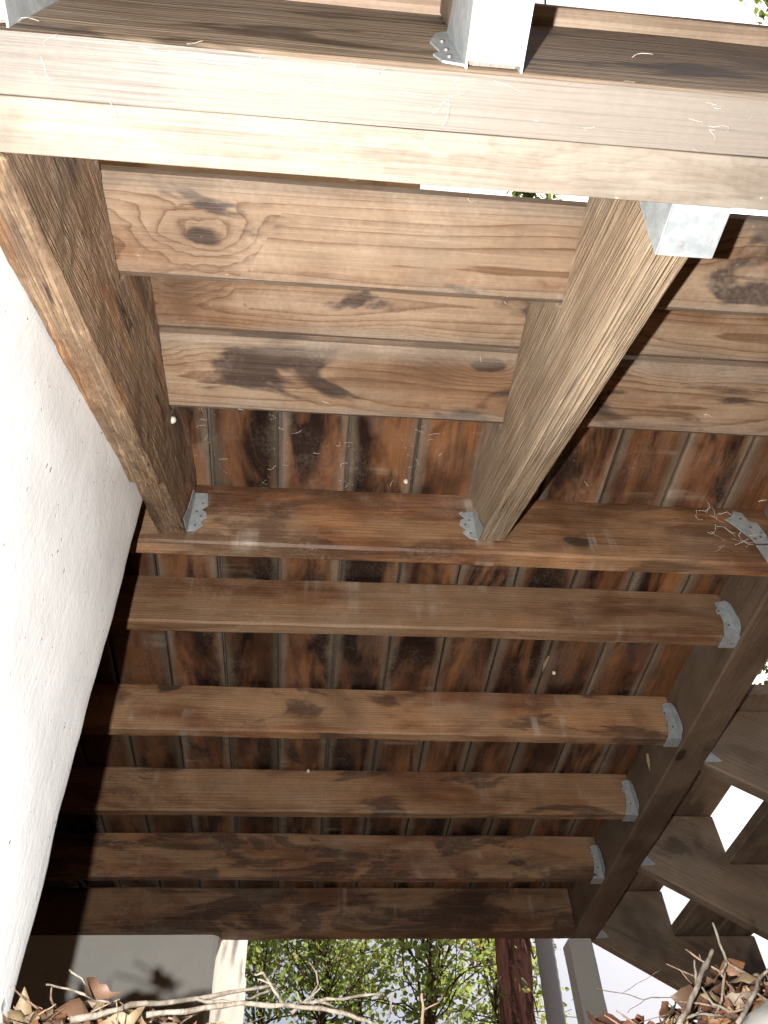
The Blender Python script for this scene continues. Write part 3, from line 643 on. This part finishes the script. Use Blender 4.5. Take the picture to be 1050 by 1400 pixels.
def bake(pts, meshes, rng, lift=.0):
    V, F = [], []
    for p in pts:
        me = rng.choice(meshes); s = rng.choice((.35, .5, .7, .85, 1.0)) * rng.uniform(.8, 1.15)
        M = Matrix.Translation(p) @ Matrix.Rotation(rng.uniform(0, 6.28), 4, 'Z') @ Matrix.Rotation(rng.gauss(0, .55), 4, 'X') @ Matrix.Rotation(rng.gauss(0, .5), 4, 'Y') @ Matrix.Scale(s, 4)
        o = len(V); V += [tuple(M @ v.co) for v in me.vertices]; F += [tuple(i + o for i in q.vertices) for q in me.polygons]
    return V, F
rng = random.Random(11)
PL, PR = [], []
while len(PL) + len(PR) < 7500:
    x = rng.uniform(-.75, 1.5); y = rng.uniform(.45, 1.7)
    if rng.random() > math.exp(-((y - .85) / .35) ** 2) + .12: continue
    if -.64 < x < -.29 and y < .96: continue
    p = Vector((x, y, gz(x, y) + rng.uniform(0, .018)))
    (PR if x + rng.gauss(0, .06) > .30 else PL).append(p)
v, f = bake(PL, LM[:9], rng); tag(mesh('leaf_litter', v, f, M_DRY, smooth=True), 'bed of dry tan and brown leaves along the bottom left', 'leaf litter', kind='stuff')
v, f = bake(PR, LM[9:] + LM[:2], rng); tag(mesh('leaf_litter', v, f, M_DRY_R, smooth=True), 'reddish brown heap of fallen leaves at the lower right', 'leaf litter', kind='stuff')
def sticks(x0, x1, n, seed, label):
    g = random.Random(seed); parts = []
    for k in range(n):
        x = g.uniform(x0, x1); y = g.gauss(.88, .13)
        if -.64 < x < -.27 and y < .98: continue
        p = Vector((x, y, gz(x, y) + g.uniform(.004, .024))); d = Vector((g.gauss(0, 1), g.gauss(0, 1), g.gauss(.05, .14))).normalized(); L = g.uniform(.015, .06); r = g.uniform(.0004, .0013)
        pts = [p]
        for q in range(4): d = (d + Vector((g.gauss(0, .2), g.gauss(0, .2), g.gauss(0, .15)))).normalized(); pts.append(pts[-1] + d * L / 4)
        parts.append(tube(pts, [r, r, r * .9, r * .8, r * .5], 5))
    v, f = merge(parts); tag(mesh('twig_debris', v, f, M_TWIG_D, smooth=True), label, 'twig litter', kind='stuff')
sticks(-.4, .3, 420, 21, 'fine broken twigs scattered through the left leaf litter')
sticks(.3, 1.1, 520, 22, 'fine broken twigs scattered through the right leaf heap')
def loose_leaf(p, k, s, rot, label, group):
    o = link('dry_leaf', LM[k], Matrix.Translation(p) @ Matrix.Rotation(rot[2], 4, 'Z') @ Matrix.Rotation(rot[0], 4, 'X') @ Matrix.Rotation(rot[1], 4, 'Y') @ Matrix.Scale(s, 4))
    return tag(o, label, 'leaf', group)
loose_leaf(ray(132, 1357, .80), 1, 1.0, (1.25, .3, .4), 'upright orange-tan dry leaf beside the thin stalk at the bottom left', 'loose dry leaves on the litter')
for i in range(40):
    px = rng.uniform(0, 520); y = rng.uniform(.70, .92); q = ray(px, 1385, y); z = gz(q.x, q.y) + rng.uniform(.012, .030)
    if -.64 < q.x < -.29 and y < .97: continue
    loose_leaf(Vector((q.x, q.y, z)), rng.randint(0, 8), rng.uniform(.7, 1.15), (rng.gauss(0, .7), rng.gauss(0, .5), rng.uniform(0, 6.28)), 'loose dry curled leaf on the litter in the lower left half', 'loose dry leaves on the left litter')
for i in range(34):
    px = rng.uniform(770, 1050); y = rng.uniform(.85, 1.1); q = ray(px, 1360, y); z = gz(q.x, q.y) + rng.uniform(.012, .035)
    loose_leaf(Vector((q.x, q.y, z)), rng.randint(0, 13), rng.uniform(.7, 1.1), (rng.gauss(0, .7), rng.gauss(0, .5), rng.uniform(0, 6.28)), 'loose dry leaf on the heap at the lower right', 'loose dry leaves on the right heap')
for (px, py, k, s) in ((960, 1345, 1, 1.1), (985, 1330, 5, .9), (1008, 1360, 3, 1.1), (940, 1365, 7, 1.0), (1000, 1322, 2, .8), (975, 1365, 4, 1.0)):
    loose_leaf(ray(px, py, .95 + rng.uniform(-.05, .05)), k, s, (rng.uniform(.6, 1.5), rng.gauss(0, .4), rng.uniform(0, 6.28)), 'golden dry leaf caught upright among the twigs at the lower right', 'golden leaves among the right twigs')
def twig(paths, label, mat=None, depth=.85):
    parts = []
    for path, r0, r1 in paths:
        pts = []
        for i, q in enumerate(path):
            d = q[2] if len(q) > 2 else depth
            pts.append(ray(q[0], q[1], d))
        P = []
        for i in range(len(pts) - 1):
            for s in range(5):
                p = pts[i].lerp(pts[i + 1], s / 5); P.append(p + Vector((noise.noise(p * 60), noise.noise(p * 60 + Vector((5, 5, 5))), noise.noise(p * 60 + Vector((9, 1, 5))))) * .0022)
        P.append(pts[-1]); n = len(P)
        parts.append(tube(P, [.55 * (r0 + (r1 - r0) * i / (n - 1)) * (1 + .35 * noise.noise(P[i] * 170)) for i in range(n)], 7))
    v, f = merge(parts); c = Vector(v[0])
    return tag(mesh('twig', v, f, mat or M_TWIG, Matrix.Translation(c), smooth=True), label, 'twig', 'twigs lying on the litter')
twig([([(95, 1396, .78), (180, 1376, .80), (270, 1366, .83), (378, 1345, .86)], .0050, .0032), ([(270, 1366, .83), (330, 1372, .82), (372, 1352, .84)], .003, .002)], 'thick pale branch lying across the litter at the bottom left')
twig([([(200, 1388, .74), (330, 1372, .76), (430, 1378, .78), (480, 1388, .78), (520, 1404, .76)], .0042, .0026), ([(385, 1374, .78), (372, 1345, .79), (360, 1330, .80), (348, 1332, .80)], .003, .0016), ([(372, 1345, .79), (352, 1339, .79)], .002, .0012)], 'pale branch with an upright hooked fork at the bottom left', depth=.78)
twig([([(398, 1385, .84), (425, 1362, .84), (436, 1345, .85), (432, 1330, .85), (422, 1315, .86)], .0030, .0012), ([(425, 1362, .84), (440, 1348, .84)], .002, .0010), ([(415, 1370, .84), (470, 1366, .83), (520, 1359, .82)], .0030, .0022), ([(430, 1366, .84), (470, 1385, .83), (512, 1398, .83)], .0028, .0018), ([(412, 1372, .84), (405, 1355, .84)], .002, .001)], 'pale branched twig with a thin tip rising in front of the pier shadow')
twig([([(120, 1352, .80), (112, 1337, .80), (95, 1326, .80)], .0012, .0018)], 'short bent tan stalk rising beside the upright leaf at the bottom left')
twig([([(150, 1372, .81), (110, 1360, .80), (92, 1354, .80), (63, 1346, .79)], .0022, .0017)], 'greenish pale twig pointing left in front of the black shadow')
twig([([(530, 1392, .9), (534, 1370, .9), (540, 1355, .9)], .0020, .0016)], 'small upright twig left of the daylit pier side')
twig([([(578, 1400, .9), (577, 1375, .9), (577, 1358, .9)], .0030, .0030), ([(578, 1382, .9), (600, 1370, .9), (609, 1360, .91)], .0013, .0008)], 'dark upright stub with a thin side shoot before the shrubs', M_TWIG_D)
twig([([(928, 1402, .86), (945, 1365, .87), (962, 1325, .88), (974, 1299, .88)], .0052, .0046)], 'thick grey stick standing upright in the right heap')
twig([([(975, 1262, .90), (981, 1282, .90), (987, 1300, .90), (994, 1314, .90), (1020, 1332, .90), (1054, 1350, .90)], .0024, .0034), ([(994, 1314, .90), (986, 1330, .90)], .0030, .0026)], 'grey forked twig reaching highest above the right heap')
twig([([(936, 1298, .92), (958, 1312, .92), (983, 1328, .92), (1004, 1356, .92)], .0018, .0024), ([(958, 1312, .92), (956, 1303, .92)], .0012, .0008)], 'thin brown twig slanting down behind the upright stick', M_TWIG_D)
twig([([(909, 1317, .93), (930, 1326, .93), (950, 1334, .93), (965, 1345, .93)], .0012, .0018), ([(930, 1326, .93), (946, 1345, .93)], .0013, .0008)], 'fine brown twig left of the upright grey stick', M_TWIG_D)
twig([([(949, 1312, .90), (953, 1330, .90), (952, 1345, .90)], .0020, .0030)], 'short broken grey stub beside the upright stick')
twig([([(1052, 1325, .84), (1040, 1342, .84), (1028, 1365, .83), (1008, 1400, .82)], .0030, .0045), ([(1034, 1355, .84), (1052, 1372, .85)], .0025, .0018)], 'pale forked twig at the right edge in front of the stone')
twig([([(990, 1330, .9), (988, 1355, .9), (980, 1385, .9), (970, 1402, .9)], .0026, .0026)], 'brown crooked twig hanging among the golden leaves', M_TWIG_D)
twig([([(960, 1350, .88), (975, 1372, .88), (1000, 1384, .88), (1025, 1380, .88)], .0024, .0020), ([(935, 1392, .88), (965, 1386, .88), (1000, 1390, .88)], .0026, .0022)], 'tangled pale twigs low in the right heap')
twig([([(815, 1352, 1.15), (850, 1358, 1.15), (880, 1366, 1.15), (930, 1362, 1.15)], .0009, .0014), ([(850, 1358, 1.15), (905, 1325, 1.15)], .0007, .0006), ([(880, 1366, 1.15), (858, 1385, 1.15)], .0009, .0007)], 'wispy thin twigs across the white gap beside the square post', M_TWIG_D)
twig([([(600, 1405, 1.2), (665, 1360, 1.25), (690, 1330, 1.3)], .0022, .0012)], 'straight thin dry stalk slanting up before the red-barked trunk')
# rounded grey stone
me_pts = []
V, F = [], []
c = ray(1092, 1432, .80); rws, sg = 14, 22
for i in range(rws + 1):
    for j in range(sg):
        th = math.pi * i / rws; ph = 6.2832 * j / sg; d = Vector((math.sin(th) * math.cos(ph), math.sin(th) * math.sin(ph), math.cos(th)))
        V.append(tuple(c + Vector((d.x * .050, d.y * .045, d.z * .040)) * (1 + .16 * noise.noise(d * 1.8))))
for i in range(rws):
    for j in range(sg): F.append((i * sg + j, i * sg + (j + 1) % sg, (i + 1) * sg + (j + 1) % sg, (i + 1) * sg + j))
tag(mesh('stone', V, F, M_ROCK, Matrix.Translation(c), smooth=True), 'rounded grey stone in the bottom right corner', 'stone')

# ------------------------------------------------------------------ cobwebs, cocoons, splinters
def web(name, region, n, seed, label, L=.03, r=.00022):
    rg = random.Random(seed); parts = []
    for k in range(n):
        p = region(rg); q = p.copy(); d = Vector((rg.gauss(0, 1), rg.gauss(0, .25), rg.gauss(0, .6))).normalized(); pts = [p]
        for s in range(5):
            d = (d + Vector((rg.gauss(0, .5), rg.gauss(0, .2), rg.gauss(0, .5)))).normalized(); q = q + d * L * rg.uniform(.08, .35); pts.append(q.copy())
        parts.append(tube(pts, [r * rg.uniform(.6, 1.8) for _ in pts], 3))
    v, f = merge(parts); o = mesh(name, v, f, M_WEB); tag(o, label, 'cobweb', kind='stuff'); return o
web('cobweb', lambda g: Vector((g.uniform(-.32, .42), .160 + g.gauss(0, .016), .7535 - abs(g.gauss(0, .0015)))), 40, 3, 'dusty cobweb strands clinging under the near ply of the rim beam', .022, .00011)
web('cobweb', lambda g: Vector((g.uniform(.83, .93), 1.056, g.uniform(1.18, 1.32))), 22, 4, 'cobweb threads near the rusted flange at the right', .035, .00030)
web('cobweb', lambda g: Vector((g.choice((-.226, -.0835, .059, .2015)) + g.gauss(0, .02), g.uniform(.86, 1.05), 1.336)), 46, 5, 'cobweb threads under the deck boards between the stringers', .02, .00024)
web('cobweb', lambda g: Vector((g.uniform(-.28, .9), g.choice((.64, .49, .80, .33)) + g.gauss(0, .01), g.choice((1.205, 1.036)))), 26, 6, 'cobweb specks below the stair treads', .012, .00022)
def cocoon(p, r, label):
    V, F = [], []; p = Vector(p)
    for i in range(9):
        for j in range(10):
            th = math.pi * i / 8; ph = 6.2832 * j / 10; d = Vector((math.sin(th) * math.cos(ph), math.sin(th) * math.sin(ph), 1.25 * math.cos(th))); V.append(tuple(p + d * r * (1 + .18 * noise.noise(d * 2 + p * 30))))
    for i in range(8):
        for j in range(10): F.append((i * 10 + j, i * 10 + (j + 1) % 10, (i + 1) * 10 + (j + 1) % 10, (i + 1) * 10 + j))
    tag(mesh('cocoon', V, F, M_COCOON, Matrix.Translation(p), smooth=True), label, 'cocoon', 'pale insect cocoons')
cocoon((-.266, .815, 1.205), .0065, 'pale cocoon behind the left stringer beside the second tread')
cocoon((.186, 1.03, 1.334), .0050, 'small white cocoon under the deck board left of the middle stringer')
cocoon((.005, 2.142, 1.326), .0050, 'small white cocoon on top edge of the third joist')
cocoon((.655, 1.66, 1.334), .0050, 'tiny pale cocoon under the deck before the second joist at right')
